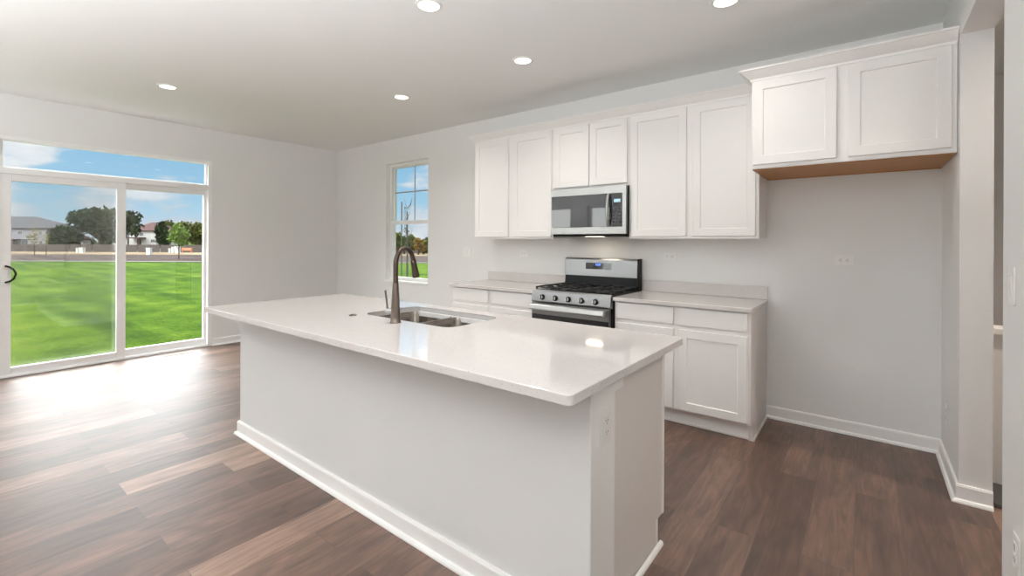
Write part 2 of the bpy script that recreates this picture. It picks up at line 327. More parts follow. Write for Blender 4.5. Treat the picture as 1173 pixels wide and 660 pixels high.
bm = B(); box(bm, XR, XR2, OY1, 0, 0, H); box(bm, XR, XR2, YF, OY0, 0, H); box(bm, XR, XR2, OY0, OY1, OZ, H)
struct('wall_right', bm, M['wall'], 'pale right wall with a plain opening beside the fridge space', 'wall')
RW = [(.12, .86, .75, 2.23), (1.33, 1.95, .75, 2.23)]
bm = B(); xs = [0]
for w in RW: xs += [w[0], w[1]]
xs.append(XR2)
for i in range(0, len(xs), 2): box(bm, xs[i], xs[i+1], YF-T, YF, 0, H)
for w in RW: box(bm, w[0], w[1], YF-T, YF, 0, w[2]); box(bm, w[0], w[1], YF-T, YF, w[3], H)
struct('wall_front', bm, M['wall'], 'pale wall with windows behind the camera', 'wall')
# hall behind the opening
bm = B(); box(bm, XR2, 8.8, 1.5, 1.65, 0, H); struct('wall_hall', bm, M['wall'], 'shaded hall wall seen through the opening', 'wall')
bm = B(); box(bm, 8.65, 8.8, -3.0, 1.5, 0, H); struct('wall_hall_side', bm, M['wall'], 'far side wall of the hall', 'wall')
bm = B(); box(bm, XR2, 8.65, -3.0, -2.85, 0, H); struct('wall_hall_end', bm, M['wall'], 'end wall of the hall', 'wall')
bm = B(); box(bm, XR2-.02, XR2, T, 1.5, 0, H); struct('wall_hall_inner', bm, M['wall'], 'inner side wall of the hall', 'wall')

# baseboards: board with an eased top and a quarter-round shoe
BBP = [(0, 0), (.030, 0), (.029, .008), (.024, .016), (.014, .020), (.014, .082), (.010, .092), (0, .092)]
def baseboard(name, path, outs, label):
    bm = B(); sweep(bm, path, BBP, outs); struct(name, bm, M['trim'], label, 'baseboard')
baseboard('baseboard_left', [(0, DY1), (0, 0), (3.2, 0)], [(1, 0), (1, -1), (0, -1)], 'white baseboard from the patio door round the corner to the cabinets')
baseboard('baseboard_back', [(6.03, 0), (XR, 0), (XR, OY1), (XR2, OY1)], [(0, -1), (-1, -1), (-1, -1), (0, -1)], 'white baseboard around the empty fridge space')
baseboard('baseboard_right', [(XR, OY0-.002), (XR, YF)], [(-1, 0), (-1, 0)], 'white baseboard below the near right wall')
baseboard('baseboard_front', [(0, DY0-.01), (0, YF), (XR-.035, YF)], [(1, 0), (1, 1), (0, 1)], 'white baseboard behind the camera')

# ------------------------------------------------------------------ patio door
d = thing('door_1', (0, -2.68, 0), 'white sliding patio door with a transom window above', 'door', None, 'structure')
def ring_x(bm, x0, x1, y0, y1, z0, z1, l, r, b, t, bev=.003):   # rectangular frame lying in a plane x = const
    box(bm, x0, x1, y0, y0+l, z0, z1, bev); box(bm, x0, x1, y1-r, y1, z0, z1, bev)
    box(bm, x0, x1, y0+l, y1-r, z0, z0+b, bev); box(bm, x0, x1, y0+l, y1-r, z1-t, z1, bev)
bm = B(); ring_x(bm, -.13, .006, DY0, DY1, 0, DZ, .036, .045, .018, .036); box(bm, -.13, .004, DY0+.036, DY1-.045, 2.0, 2.06, .004); box(bm, -.10, -.004, DY0+.03, DY1-.04, 0, .026, .003)
obj('door_frame', bm, M['vinyl'], d)
bm = B(); ring_x(bm, -.075, -.03, DY0+.036, DY1-.045, 2.058, DZ-.034, .024, .016, .016, .010); p = obj('transom_sash', bm, M['vinyl'], d)
bm = B(); box(bm, -.056, -.052, DY0+.055, DY1-.058, 2.066, DZ-.04); obj('transom_glass', bm, M['glass'], p)
bm = B(); ring_x(bm, -.045, -.008, -3.576, -2.617, .022, 2.002, .078, .080, .072, .070); sp = obj('sliding_panel', bm, M['vinyl'], d)
bm = B(); box(bm, -.029, -.025, -3.50, -2.69, .09, 1.935); obj('glass', bm, M['glass2'], sp)
# handle: white escutcheon with a dark curved pull
bm = B(); box(bm, -.008, .006, -3.555, -3.517, .90, 1.13, .004); hd = obj('handle_plate', bm, M['plastic'], sp)
bm = B(); tube(bm, [(.004, -3.535, .935), (.03, -3.51, .945), (.05, -3.483, .97), (.058, -3.470, 1.015), (.05, -3.483, 1.06), (.03, -3.51, 1.085), (.004, -3.535, 1.095)], .009, 10)
obj('handle', bm, M['blackm'], sp, 60)['label'] = 'dark curved pull handle'
bm = B(); ring_x(bm, -.10, -.055, -2.66, DY1-.045, .022, 2.002, .045, .030, .080, .065); fp = obj('fixed_panel', bm, M['vinyl'], d)
bm = B(); box(bm, -.08, -.076, -2.62, -1.825, .095, 1.94); obj('glass', bm, M['glass'], fp)
bm = B(); ring_x(bm, -.128, -.108, -3.576, -2.617, .022, 2.002, .04, .04, .04, .04); scf = obj('screen_frame', bm, M['vinyl'], d)
bm = B(); box(bm, -.119, -.117, -3.54, -2.65, .06, 1.965); obj('insect_screen', bm, M['screen'], scf)

# ------------------------------------------------------------------ windows in the y = const walls
def ring_y(bm, y0, y1, x0, x1, z0, z1, w, b=None, t=None, bev=.003):
    b = w if b is None else b; t = w if t is None else t
    box(bm, x0, x0+w, y0, y1, z0, z1, bev); box(bm, x1-w, x1, y0, y1, z0, z1, bev)
    box(bm, x0+w, x1-w, y0, y1, z0, z0+b, bev); box(bm, x0+w, x1-w, y0, y1, z1-t, z1, bev)
w1 = thing('window_1', (1.69, .08, WZ0), 'white single-hung window with grey bars in the upper sash', 'window', None, 'structure')
bm = B(); ring_y(bm, .07, .145, WX0, WX1, WZ0, WZ1, .045); obj('window_frame', bm, M['vinyl'], w1)
bm = B(); ring_y(bm, .105, .135, WX0+.04, WX1-.04, 1.60, WZ1-.04, .035, .045, .02); us = obj('upper_sash', bm, M['vinyl'], w1)
bm = B(); box(bm, .0+WX0+.07, WX1-.07, .118, .121, 1.64, WZ1-.05); obj('glass', bm, M['glass'], us)
bm = B(); box(bm, 1.728, 1.744, .110, .116, 1.64, WZ1-.055); box(bm, WX0+.07, WX1-.07, .109, .117, 2.035, 2.051); obj('muntin_bars', bm, M['grey'], us)
bm = B(); ring_y(bm, .075, .105, WX0+.04, WX1-.04, WZ0+.02, 1.642, .035, .03, .050); ls = obj('lower_sash', bm, M['vinyl'], w1)
bm = B(); box(bm, WX0+.07, WX1-.07, .088, .091, WZ0+.045, 1.61); obj('glass', bm, M['glass'], ls)
bm = B(); box(bm, WX0, WX1, -.012, .07, WZ0-.022, WZ0+.002, .004); obj('window_sill', bm, M['trim'], w1)
bm = B(); box(bm, WX0, WX0+.004, 0, .07, WZ0, WZ1); box(bm, WX1-.004, WX1, 0, .07, WZ0, WZ1); box(bm, WX0, WX1, 0, .07, WZ1-.004, WZ1); obj('window_liner', bm, M['trim'], w1)
for k, (a, b, z0, z1) in enumerate(RW):
    w = thing('window_%d' % (k+2), ((a+b)/2, YF-.08, z0), ['white window nearest the patio door wall, behind the camera', 'narrow white window second from the patio door wall, behind the camera'][k], 'window', None, 'structure')
    bm = B(); ring_y(bm, YF-.14, YF-.05, a, b, z0, z1, .05); box(bm, a+.05, b-.05, YF-.12, YF-.07, (z0+z1)/2-.025, (z0+z1)/2+.025)
    obj('window_frame', bm, M['vinyl'], w)
    bm = B(); box(bm, a+.04, b-.04, YF-.10, YF-.097, z0+.04, z1-.04); obj('glass', bm, M['glass'], w)

# ------------------------------------------------------------------ cabinets
def shaker(name, parent, x0, x1, z0, z1, yf, thick=.019, rail=.057, rec=.008, flip=1):
    # frame-and-panel door facing -y (flip=-1: +y); front face at yf
    bm = B(); f = lambda v: v
    yb = yf+thick*flip
    o = [(x0, z0), (x1, z0), (x1, z1), (x0, z1)]
    i1 = [(x0+rail, z0+rail), (x1-rail, z0+rail), (x1-rail, z1-rail), (x0+rail, z1-rail)]
    c = .0035
    i2 = [(x0+rail+c, z0+rail+c), (x1-rail-c, z0+rail+c), (x1-rail-c, z1-rail-c), (x0+rail+c, z1-rail-c)]
    e = .002
    oe = [(x0+e, z0+e), (x1-e, z0+e), (x1-e, z1-e), (x0+e, z1-e)]
    V = lambda pts, y: [bm.verts.new((p[0], y, p[1])) for p in pts]
    R = [V(o, yb), V(o, yf+e*flip), V(oe, yf), V(i1, yf), V(i2, yf+rec*flip)]
    for A, C in zip(R, R[1:]):
        for k in range(4): bm.faces.new((A[k], A[(k+1) % 4], C[(k+1) % 4], C[k]))
    bm.faces.new(R[0][::-1]); bm.faces.new(R[-1])
    return obj(name, bm, M['cab'], parent)
def slab(name, parent, x0, x1, z0, z1, yf, thick=.019):
    return obox(name, M['cab'], parent, x0, x1, yf, yf+thick, z0, z1, bev=.003)

UY, UD = -.325, -.345
def upper(name, x0, x1, z0, z1, doors, label, yfr=UY, yd=UD, bottom=None):
    t = thing(name, ((x0+x1)/2, -.15, z0), label, 'cabinet', 'white upper cabinets along the kitchen wall')
    bm = B(); box(bm, x0, x1, yfr+.019, -.001, z0+.008, z1, 0); obj('cabinet_box', bm, M['cab'], t)
    bm = B(); ring_y(bm, yfr, yfr+.019, x0, x1, z0, z1, .038, .038, .038, .0015)
    if len(doors) > 1: m_ = (doors[0][1]+doors[1][0])/2; box(bm, m_-.038, m_+.038, yfr, yfr+.019, z0+.038, z1-.038)
    obj('face_frame', bm, M['cab'], t)
    for a, b, c, d_ in doors: shaker('door', t, a, b, c, d_, yd)
    return t
UZ0, UZ1 = 1.384, 2.45
upper('wall_cabinet', 3.254, 4.268, UZ0, UZ1, [(3.271, 3.731, 1.404, 2.423), (3.788, 4.256, 1.404, 2.423)], 'white double door upper cabinet left of the microwave')
upper('wall_cabinet', 4.27, 5.036, 1.842, UZ1, [(4.288, 4.654, 1.864, 2.423), (4.672, 5.022, 1.864, 2.423)], 'short white double door cabinet directly above the microwave')
upper('wall_cabinet', 5.038, 6.028, UZ0, UZ1, [(5.059, 5.516, 1.404, 2.423), (5.566, 6.008, 1.404, 2.423)], 'tall white double door upper cabinet right of the microwave')
fc = upper('wall_cabinet', 6.03, XR-.003, 1.847, UZ1, [(6.042, 6.496, 1.872, 2.425), (6.552, 7.002, 1.872, 2.425)], 'deep white double door cabinet over the empty fridge space', -.62, -.64)
bm = B(); box(bm, 6.032, XR-.006, -.600, -.012, 1.843, 1.854); box(bm, 6.032, XR-.006, -.018, -.004, 1.838, 1.856, .001); obj('bottom_panel', bm, M['wood'], fc)['label'] = 'bare brown wood underside'

CRP = [(0, 2.430), (.006, 2.430), (.010, 2.444), (.016, 2.447), (.058, 2.490), (.066, 2.492), (.066, 2.503), (0, 2.503)]
bm = B(); sweep(bm, [(3.252, -.003), (3.252, UY-.001), (6.028, UY-.001)], CRP, [(-1, 0), (-1, -1), (0, -1)])
tag(obj('crown_molding', bm, M['cab']), 'long white crown molding above the upper cabinets and microwave', 'molding', 'crown moldings')
bm = B(); sweep(bm, [(6.029, UY-.075), (6.029, -.621), (XR-.003, -.621)], [(o, z+.001) for o, z in CRP], [(-1, 0), (-1, -1), (0, -1)])
tag(obj('crown_molding', bm, M['cab']), 'short white crown molding on the deep cabinet over the fridge space', 'molding', 'crown moldings')

def base_cab(x0, x1, cols, label, end_right=False):
    t = thing('base_cabinet', ((x0+x1)/2, -.3, 0), label, 'cabinet', 'white base cabinets along the kitchen wall')
    bm = B(); box(bm, x0, x1, -.591, -.002, .115, .883); obj('cabinet_box', bm, M['cab'], t)
    bm = B(); ring_y(bm, -.61, -.591, x0, x1, .115, .883, .030, .030, .022, .0015)
    m_ = (cols[0][1]+cols[1][0])/2; box(bm, m_-.038, m_+.038, -.61, -.591, .145, .861); box(bm, x0+.03, m_-.038, -.61, -.591, .712, .752); box(bm, m_+.038, x1-.03, -.61, -.591, .712, .752)
    obj('face_frame', bm, M['cab'], t)
    bm = B(); box(bm, x0, x1, -.545, -.53, 0, .116); box(bm, x0, x1-.02, -.556, -.545, 0, .018, .004); obj('toe_kick', bm, M['cab'], t)
    if end_right:
        bm = B(); prism(bm, [(-.002, 0), (-.566, 0), (-.566, .116), (-.609, .116), (-.609, .882), (-.002, .882)], 'x', x1, x1+.004); box(bm, x1+.004, x1+.018, -.57, -.033, 0, .018, .005); box(bm, x1-.02, x1, -.566, -.53, 0, .116); obj('end_panel', bm, M['panel'], t)
    for a, b in cols:
        slab('drawer', t, a, b, .748, .874, -.63); shaker('door', t, a, b, .130, .716, -.63)
base_cab(3.20, 4.262, [(3.222, 3.704), (3.752, 4.244)], 'white base cabinet left of the range')
base_cab(5.042, 6.028, [(5.058, 5.514), (5.556, 6.010)], 'white base cabinet right of the range', True)
def counter(x0, x1, label):
    t = thing('countertop', ((x0+x1)/2, -.3, .884), label, 'countertop', 'white quartz counters beside the range')
    obox('slab', M['quartz'], t, x0, x1, -.648, -.001, .884, .914, bev=.004); obox('backsplash', M['quartz'], t, x0, x1, -.021, -.001, .9142, 1.013, bev=.003)
counter(3.184, 4.264, 'white quartz countertop with short backsplash left of the range')
counter(5.040, 6.040, 'white quartz countertop with short backsplash right of the range')

# ------------------------------------------------------------------ microwave
mx0, mx1, mz0, mz1, my = 4.285, 5.036, 1.417, 1.841, -.39
mw = thing('microwave', (4.66, -.2, mz0), 'stainless over-the-range microwave with black glass door', 'microwave')
bm = B(); box(bm, mx0, mx1, my+.03, -.002, mz0, mz1-.003, .002); obj('body', bm, M['blackm'], mw)
bm = B(); x_s = 4.893
box(bm, mx0, mx1, my, my+.03, 1.776, mz1-.002, .002); box(bm, mx0, mx1, my, my+.03, mz0+.008, 1.487, .002); box(bm, mx0, mx0+.008, my, my+.03, 1.487, 1.776); box(bm, 5.003, mx1, my, my+.03, 1.487, 1.776, .001)
obj('front_frame', bm, M['steel'], mw)
bm = B(); box(bm, mx0+.008, x_s-.002, my-.002, my+.03, 1.488, 1.775, .001); obj('door_glass', bm, M['mglass'], mw)['label'] = 'black glass door window'
bm = B(); box(bm, x_s, 5.002, my-.001, my+.03, 1.488, 1.775, .001); cp = obj('control_panel', bm, M['dglass'], mw)
bm = B(); box(bm, 4.926, 4.986, my-.0018, my-.001, 1.698, 1.725); obj('display', bm, M['cyan'], cp)
bm = B()
for i in range(3):
    for j in range(6): box(bm, 4.917+.026*i, 4.936+.026*i, my-.0016, my-.001, 1.52+.027*j, 1.538+.027*j)
obj('keypad', bm, mat('dark_keys', (.05, .055, .06), .4), cp)
bm = B(); tube(bm, [(4.878, my-.002, 1.765), (4.878, my-.020, 1.752), (4.879, my-.034, 1.71), (4.880, my-.040, 1.63), (4.879, my-.034, 1.55), (4.878, my-.020, 1.508), (4.878, my-.002, 1.495)], .0125, 12); obj('handle', bm, M['steel'], mw, 60)
bm = B(); box(bm, mx0+.02, mx1-.02, my+.012, -.02, mz0-.012, mz0); ub = obj('vent_underside', bm, M['blackm'], mw)
bm = B(); box(bm, 4.58, 4.74, -.26, -.19, mz0-.0145, mz0-.0125); hl = obj('cooktop_lamp', bm, M['hoodlamp'], ub)
la = bpy.data.lights.new('cooktop_lamp_light', 'AREA'); la.shape = 'RECTANGLE'; la.size = .15; la.size_y = .06; la.energy = .4; la.color = (1, .82, .62)
lo = bpy.data.objects.new('cooktop_lamp_light', la); COL.objects.link(lo); lo.location = (4.66, -.225, mz0-.017); lo.parent = ub; lo.matrix_parent_inverse = parent_world(ub).inverted()
bm = B()
for i in range(7): box(bm, 4.592+.009*i, 4.597+.009*i, my-.0007, my, 1.806, 1.812)
obj('badge', bm, M['grey'], mw)

# ------------------------------------------------------------------ range
g = thing('range', (4.652, -.34, 0), 'stainless freestanding gas range with black cooktop between the base cabinets', 'range')
rx0, rx1 = 4.270, 5.034
bm = B(); box(bm, rx0, rx1, -.635, -.03, .03, .905, .003); obj('body', bm, M['blackm'], g)
for x in (rx0+.05, rx1-.05):
    for y in (-.58, -.08): bm = B(); lathe(bm, [(.018, 0), (.018, .006), (.010, .008), (.010, .032)], (x, y, 0), seg=14); obj('foot', bm, M['blackm'], g)
bm = B(); box(bm, rx0, rx1, -.655, -.105, .902, .926, .004); obj('cooktop', bm, M['black'], g)['label'] = 'black enamel cooktop'
# control panel, sloped stainless strip with knobs
bm = B(); prism(bm, [(-.635, .818), (-.676, .818), (-.680, .832), (-.670, .915), (-.655, .928), (-.635, .928)], 'x', rx0, rx1)
cp = obj('control_panel', bm, M['steel_r'], g)
nrm = Vector((0, -1, .12)).normalized()
for x in (4.385, 4.517, 4.648, 4.774, 4.902):
    c0 = Vector((x, -.6755, .866))
    bm = B(); lathe(bm, [(.025, 0), (.025, .005), (.021, .007), (.0195, .024), (.017, .027)], c0, nrm, 24)
    k = obj('knob', bm, M['blackm'], cp, 40)
    bm = B(); lathe(bm, [(.0165, .0272), (.0165, .0285)], c0, nrm, 20); obj('knob_cap', bm, M['steel'], k, 40)
    bm = B(); box(bm, x-.003, x+.003, -.711, -.694, .851, .885, .001); obj('knob_grip', bm, M['blackm'], k)
# oven door
bm = B(); box(bm, rx0+.002, rx1-.012, -.680, -.637, .715, .812, .003); ring_y(bm, -.676, -.637, rx0+.002, rx1-.012, .20, .715, .05, .05, .006); od = obj('oven_door', bm, M['steel_r'], g)
bm = B(); box(bm, rx0+.004, rx1-.014, -.682, -.640, .25, .714, .002); obj('oven_glass', bm, M['dglass'], od)['label'] = 'black oven door glass'
bm = B(); prism(bm, [(-.742, .760), (-.747, .766), (-.746, .774), (-.737, .800), (-.731, .807), (-.722, .807), (-.718, .798), (-.722, .768), (-.730, .760)], 'x', rx0+.012, rx1-.030)
for x in (rx0+.022, rx1-.056): box(bm, x, x+.016, -.722, -.680, .770, .80, .002)
obj('handle', bm, M['steel'], od)
bm = B(); box(bm, rx0+.002, rx1-.012, -.668, -.637, .045, .19, .003); obj('storage_drawer', bm, M['steel'], g)
# backguard
bm = B(); prism(bm, [(-.030, .905), (-.105, .905), (-.108, .93), (-.096, 1.034), (-.030, 1.034)], 'x', rx0, rx1); obj('backguard_base', bm, M['black'], g)
bm = B(); prism(bm, [(-.030, 1.030), (-.100, 1.030), (-.090, 1.185), (-.082, 1.197), (-.060, 1.202), (-.030, 1.200)], 'x', rx0-.006, rx1-.016); bg = obj('backguard', bm, M['steel_r'], g)
bm = B(); prism(bm, [(-.030, .93), (-.107, .93), (-.099, 1.185), (-.088, 1.199), (-.030, 1.203)], 'x', rx1-.0155, rx1+.001); obj('backguard_end', bm, M['blackm'], bg)
def on_guard(z): return -.100+(z-1.030)/.155*.010
bm = B(); prism(bm, [(on_guard(1.096)-.0015, 1.096), (on_guard(1.155)-.0015, 1.155), (on_guard(1.155)+.004, 1.155), (on_guard(1.096)+.004, 1.096)], 'x', 4.497, 4.764); dp = obj('display', bm, M['dglass'], bg)
bm = B()
for i, x in enumerate((4.603, 4.615, 4.631, 4.643)): # clock digits
    y = on_guard(1.14)-.0022; box(bm, x, x+.008, y, y+.0004, 1.131, 1.1325); box(bm, x, x+.008, y, y+.0004, 1.1395, 1.141); box(bm, x, x+.008, y, y+.0004, 1.1475, 1.149)
    box(bm, x+.0068, x+.008, y, y+.0004, 1.131, 1.149)
    if i != 1: box(bm, x, x+.0012, y, y+.0004, 1.131, 1.149)
obj('clock_digits', bm, M['blue'], dp)
km = mat('dim_key_marks', (.09, .09, .1), .5)
for x0 in (4.512, 4.69):
    for i in range(3):
        for j in range(3):
            bm = B(); y = on_guard(1.106+.016*j)-.0022; box(bm, x0+.021*i, x0+.012+.021*i, y, y+.0004, 1.104+.016*j, 1.109+.016*j); obj('button', bm, km, dp)
# burners and grates
for (x, y, r) in ((4.42, -.50, .048), (4.42, -.24, .038), (4.652, -.37, .055), (4.885, -.50, .05), (4.885, -.24, .036)):
    bm = B(); lathe(bm, [(r*1.25, 0), (r*1.25, .004), (r, .006), (r, .012), (r*.85, .014), (r*.85, .018), (r*.8, .020)], (x, y, .9262), seg=24); obj('burner', bm, M['iron'], g, 40)
for (a, b) in ((4.285, 4.53), (4.535, 4.77), (4.775, 5.02)):
    bm = B(); z0, z1 = .944, .955; cx = (a+b)/2; w = .0045
    for y in (-.635, -.372, -.112): box(bm, a, b, y-w, y+w, z0, z1, .001)
    for x in (a+w, b-w): box(bm, x-w, x+w, -.635, -.112, z0, z1, .001)
    for yc in (-.50, -.24):
        for k in range(4): 
            dx, dy = ((1, 0), (-1, 0), (0, 1), (0, -1))[k]
            if dx: box(bm, cx+dx*.035, (b if dx > 0 else a), yc-w, yc+w, z0, z1+.002, .001)
            else: box(bm, cx-w, cx+w, yc+dy*.035, yc+dy*.128, z0, z1+.002, .001)
    for x in (a+.008, b-.008):
        for y in (-.628, -.372, -.12): box(bm, x-.006, x+.006, y-.006, y+.006, .9265, z0+.002)
    obj('grate', bm, M['iron'], g)

# ------------------------------------------------------------------ island
ix0, ix1, iy0, iy1 = 3.172, 5.908, -2.662, -1.945; IT = .911
il = thing('kitchen_island', (4.54, -2.3, 0), 'long white kitchen island base with cabinets on the range side', 'island')
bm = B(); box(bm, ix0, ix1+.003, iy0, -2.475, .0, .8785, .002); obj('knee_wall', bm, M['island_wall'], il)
ly, lz = -2.475, .8785
bm = B(); box(bm, ix0, ix1-.016, -2.475, iy1-.02, .115, lz); box(bm, ix0, ix1-.03, -2.475, iy1-.075, 0, .115)
# leave the bowl space of the sink open: box in four pieces instead
bm.free(); bm = B()
sx0, sx1, sy0, sy1 = 4.205, 4.965, -2.387, -1.958
box(bm, ix0, sx0-.03, -2.474, iy1-.02, .115, lz); box(bm, sx1+.03, ix1-.016, -2.474, iy1-.02, .115, lz); box(bm, sx0-.03, sx1+.03, -2.474, iy1-.02, .115, .60); box(bm, sx0-.03, sx1+.03, -2.474, -2.43, .60, lz)
box(bm, ix0, ix1-.02, -2.474, iy1-.075, 0, .115)
obj('cabinet_box', bm, M['cab'], il)
bm = B(); prism(bm, [(-2.474, 0), (iy1-.070, 0), (iy1-.070, .116), (iy1, .116), (iy1, .8785), (-2.474, .8785)], 'x', ix1-.016, ix1-.003); obj('end_panel', bm, M['panel'], il)['label'] = 'greige flat end panel'
bm = B(); box(bm, ix1+.0031, ix1+.006, iy0+.001, -2.476, .0, .812, .001); obj('end_board', bm, M['trim'], il)
bm = B(); box(bm, ix1-.02, ix1+.002, iy1-.018, iy1+.002, .118, .8785, .001); box(bm, ix1-.02, ix1-.001, iy1-.085, iy1-.066, .0, .118, .001); obj('corner_stile', bm, M['cab'], il)
bm = B(); ring_y(bm, iy1-.02, iy1, ix0, ix1-.02, .115, .8785, .03)
for x in (3.85, 4.18, 4.98): box(bm, x-.02, x+.02, iy1-.02, iy1, .145, .849)
obj('face_frame', bm, M['cab'], il)
for a, b in ((3.20, 3.83), (3.87, 4.16), (4.20, 4.575), (4.585, 4.96), (5.0, 5.43), (5.44, 5.87)): shaker('door', il, a, b, .13, .86, iy1+.02, flip=-1)
bm = B(); box(bm, ix1+.003, ix1+.012, iy0+.004, -2.415, .812, .8785, .001); obj('support_cleat', bm, M['trim'], il)
bm = B(); sweep(bm, [(ix0, -1.96), (ix0, iy0), (ix1+.003, iy0)], BBP, [(-1, 0), (-1, -1), (0, -1)]); obj('baseboard', bm, M['trim'], il)
SHO = [(0, 0), (.016, 0), (.0155, .008), (.011, .015), (0, .018)]
bm = B(); sweep(bm, [(ix1+.003, iy0-.03), (ix1+.003, iy1-.050)], SHO, [(1, 0), (1, 0)]); obj('shoe_molding', bm, M['trim'], il)

# countertop with a rounded-corner cut-out for the sink
def rrect(x0, x1, y0, y1, r, n=6):
    pts = []
    for cx, cy, a0 in ((x1-r, y1-r, 0), (x0+r, y1-r, PI/2), (x0+r, y0+r, PI), (x1-r, y0+r, 3*PI/2)):
        for k in range(n+1): a = a0+PI/2*k/n; pts.append((cx+r*math.cos(a), cy+r*math.sin(a)))
    return pts
ct = thing('island_countertop', (4.54, -2.36, .880), 'long white speckled quartz countertop on the island', 'countertop')
bm = B(); O = rrect(3.158, 5.968, -2.886, -1.852, .022); I = rrect(sx0, sx1, sy0, sy1, .075); n = len(O)
zz = [(IT-.0312, 0), (IT-.003, 0), (IT-.0008, .0012), (IT, .003)]
def inset(pts, d, cx, cy): return [(p[0]-math.copysign(d, p[0]-cx), p[1]-math.copysign(d, p[1]-cy)) for p in pts]
oc = (4.563, -2.369); ic = ((sx0+sx1)/2, (sy0+sy1)/2)
OR = [[bm.verts.new((*q, z)) for q in inset(O, dd, *oc)] for z, dd in zz]; IR = [[bm.verts.new((*q, z)) for q in inset(I, -dd, *ic)] for z, dd in zz]
for RR in (OR, IR):
    for A, C in zip(RR, RR[1:]):
        for k in range(n): bm.faces.new((A[k], A[(k+1) % n], C[(k+1) % n], C[k]))
for A, C in ((OR[-1], IR[-1]), (OR[0], IR[0])):
    for k in range(n): bm.faces.new((A[k], A[(k+1) % n], C[(k+1) % n], C[k]))
obj('slab', bm, M['quartz'], ct)

# undermount double-bowl sink
sk = thing('sink', (4.585, -2.17, .66), 'undermount stainless double-bowl sink set in the island countertop', 'sink')
def bowl(x0, x1, depth):
    bm = B(); z = IT-.034; rings = []
    lv = [(0, z, .07), (.004, z-.02, .068), (.014, z-depth+.035, .06), (.026, z-depth+.008, .055), (.045, z-depth, .05)]
    for d_, zz_, r in lv: rings.append([bm.verts.new((*q, zz_)) for q in rrect(x0+d_, x1-d_, sy0-.004+d_, sy1+.004-d_, r)])
    cx, cy = (x0+x1)/2, (sy0+sy1)/2
    for A, C in zip(rings, rings[1:]):
        for k in range(len(A)): bm.faces.new((A[k], A[(k+1) % len(A)], C[(k+1) % len(A)], C[k]))
    bm.faces.new(rings[-1])
    # outer shell
    b2 = [[bm.verts.new((*q, zz_)) for q in rrect(x0-.003, x1+.003, sy0-.007, sy1+.007, .07)] for zz_ in (z, z-depth-.004)]
    for k in range(len(b2[0])):
        nn = len(b2[0]); bm.faces.new((b2[0][k], b2[0][(k+1) % nn], b2[1][(k+1) % nn], b2[1][k])); bm.faces.new((rings[0][k], rings[0][(k+1) % nn], b2[0][(k+1) % nn], b2[0][k]))
    bm.faces.new(b2[1])
    o = obj('bowl', bm, M['steel_d'], sk, 45)
    bm = B(); lathe(bm, [(.045, 0), (.045, .002), (.034, .003), (.030, .0015)], (cx, cy, z-depth+.0003), seg=24); lathe(bm, [(.028, .0005), (.026, .0025)], (cx, cy, z-depth+.0003), seg=16)
    obj('drain', bm, M['steel'], o, 40)
bowl(sx0-.006, 4.580, .20); bowl(4.594, sx1+.006, .20)
bm = B(); box(bm, 4.5835, 4.5905, sy0+.01, sy1-.01, IT-.060, IT-.034, .003); obj('divider', bm, M['steel'], sk)

# pull-down faucet
fx, fy = 4.617, -2.452
fa = thing('faucet', (fx, fy, IT), 'dark bronze pull-down gooseneck faucet behind the island sink', 'faucet')
bm = B(); lathe(bm, [(.030, .0002), (.030, .006), (.027, .010), (.0255, .03), (.0215, .12), (.0165, .205), (.0158, .215)], (fx, fy, IT), seg=28); obj('body', bm, M['bronze'], fa, 40)
dv = Vector((-.33, .944, 0)); R_ = .092; zc = 1.222
pts = [Vector((fx, fy, IT+.21)), Vector((fx, fy, 1.16)), Vector((fx, fy, zc))]
for k in range(1, 15): a = PI-PI*.93*k/14; pts.append(Vector((fx, fy, zc))+dv*(R_+R_*math.cos(a))+Vector((0, 0, R_*math.sin(a))))
bm = B(); tube(bm, pts, .0135, 16); obj('gooseneck', bm, M['dbronze'], fa, 60)
e0 = pts[-1]; ed = (pts[-1]-pts[-2]).normalized()
bm = B(); lathe(bm, [(.0138, -.004), (.0165, .0), (.0175, .03), (.0205, .075), (.0225, .098), (.020, .102)], e0, ed, 24); sh = obj('spray_head', bm, M['dbronze'], fa, 40)
sd_ = ed.cross(dv.cross(Vector((0,0,1)))).normalized()
bm = B(); c0 = e0+ed*.055+dv*.0185; lathe(bm, [(.0001, -.024), (.006, -.018), (.007, 0), (.006, .018), (.0001, .024)], c0, ed, 12, cap=False); obj('spray_button', bm, M['blackm'], sh, 60)
hv = Vector((-.85, -.52, 0)).normalized(); hb = Vector((fx, fy, IT+.065))
bm = B(); lathe(bm, [(.013, .018), (.013, .052), (.011, .056)], hb, hv, 18); hs = obj('handle_hub', bm, M['steel'], fa, 40)
bm = B(); h0 = hb+hv*.045; tube(bm, [h0, h0+Vector((0, 0, .025))+hv*.002, h0+Vector((0, 0, .11))+hv*.013], [.0065, .0055, .005], 10); obj('lever', bm, M['bronze'], fa, 60)
sw = thing('air_switch_button', (4.231, -2.463, IT), 'small dark round button on the island countertop left of the faucet', 'button')
bm = B(); lathe(bm, [(.022, .0002), (.022, .004), (.020, .006)], (4.231, -2.463, IT), seg=24); obj('ring', bm, M['bronze'], sw, 40)
bm = B(); lathe(bm, [(.013, .0062), (.012, .010)], (4.231, -2.463, IT), seg=20); obj('push_cap', bm, M['bronze'], sw, 40)

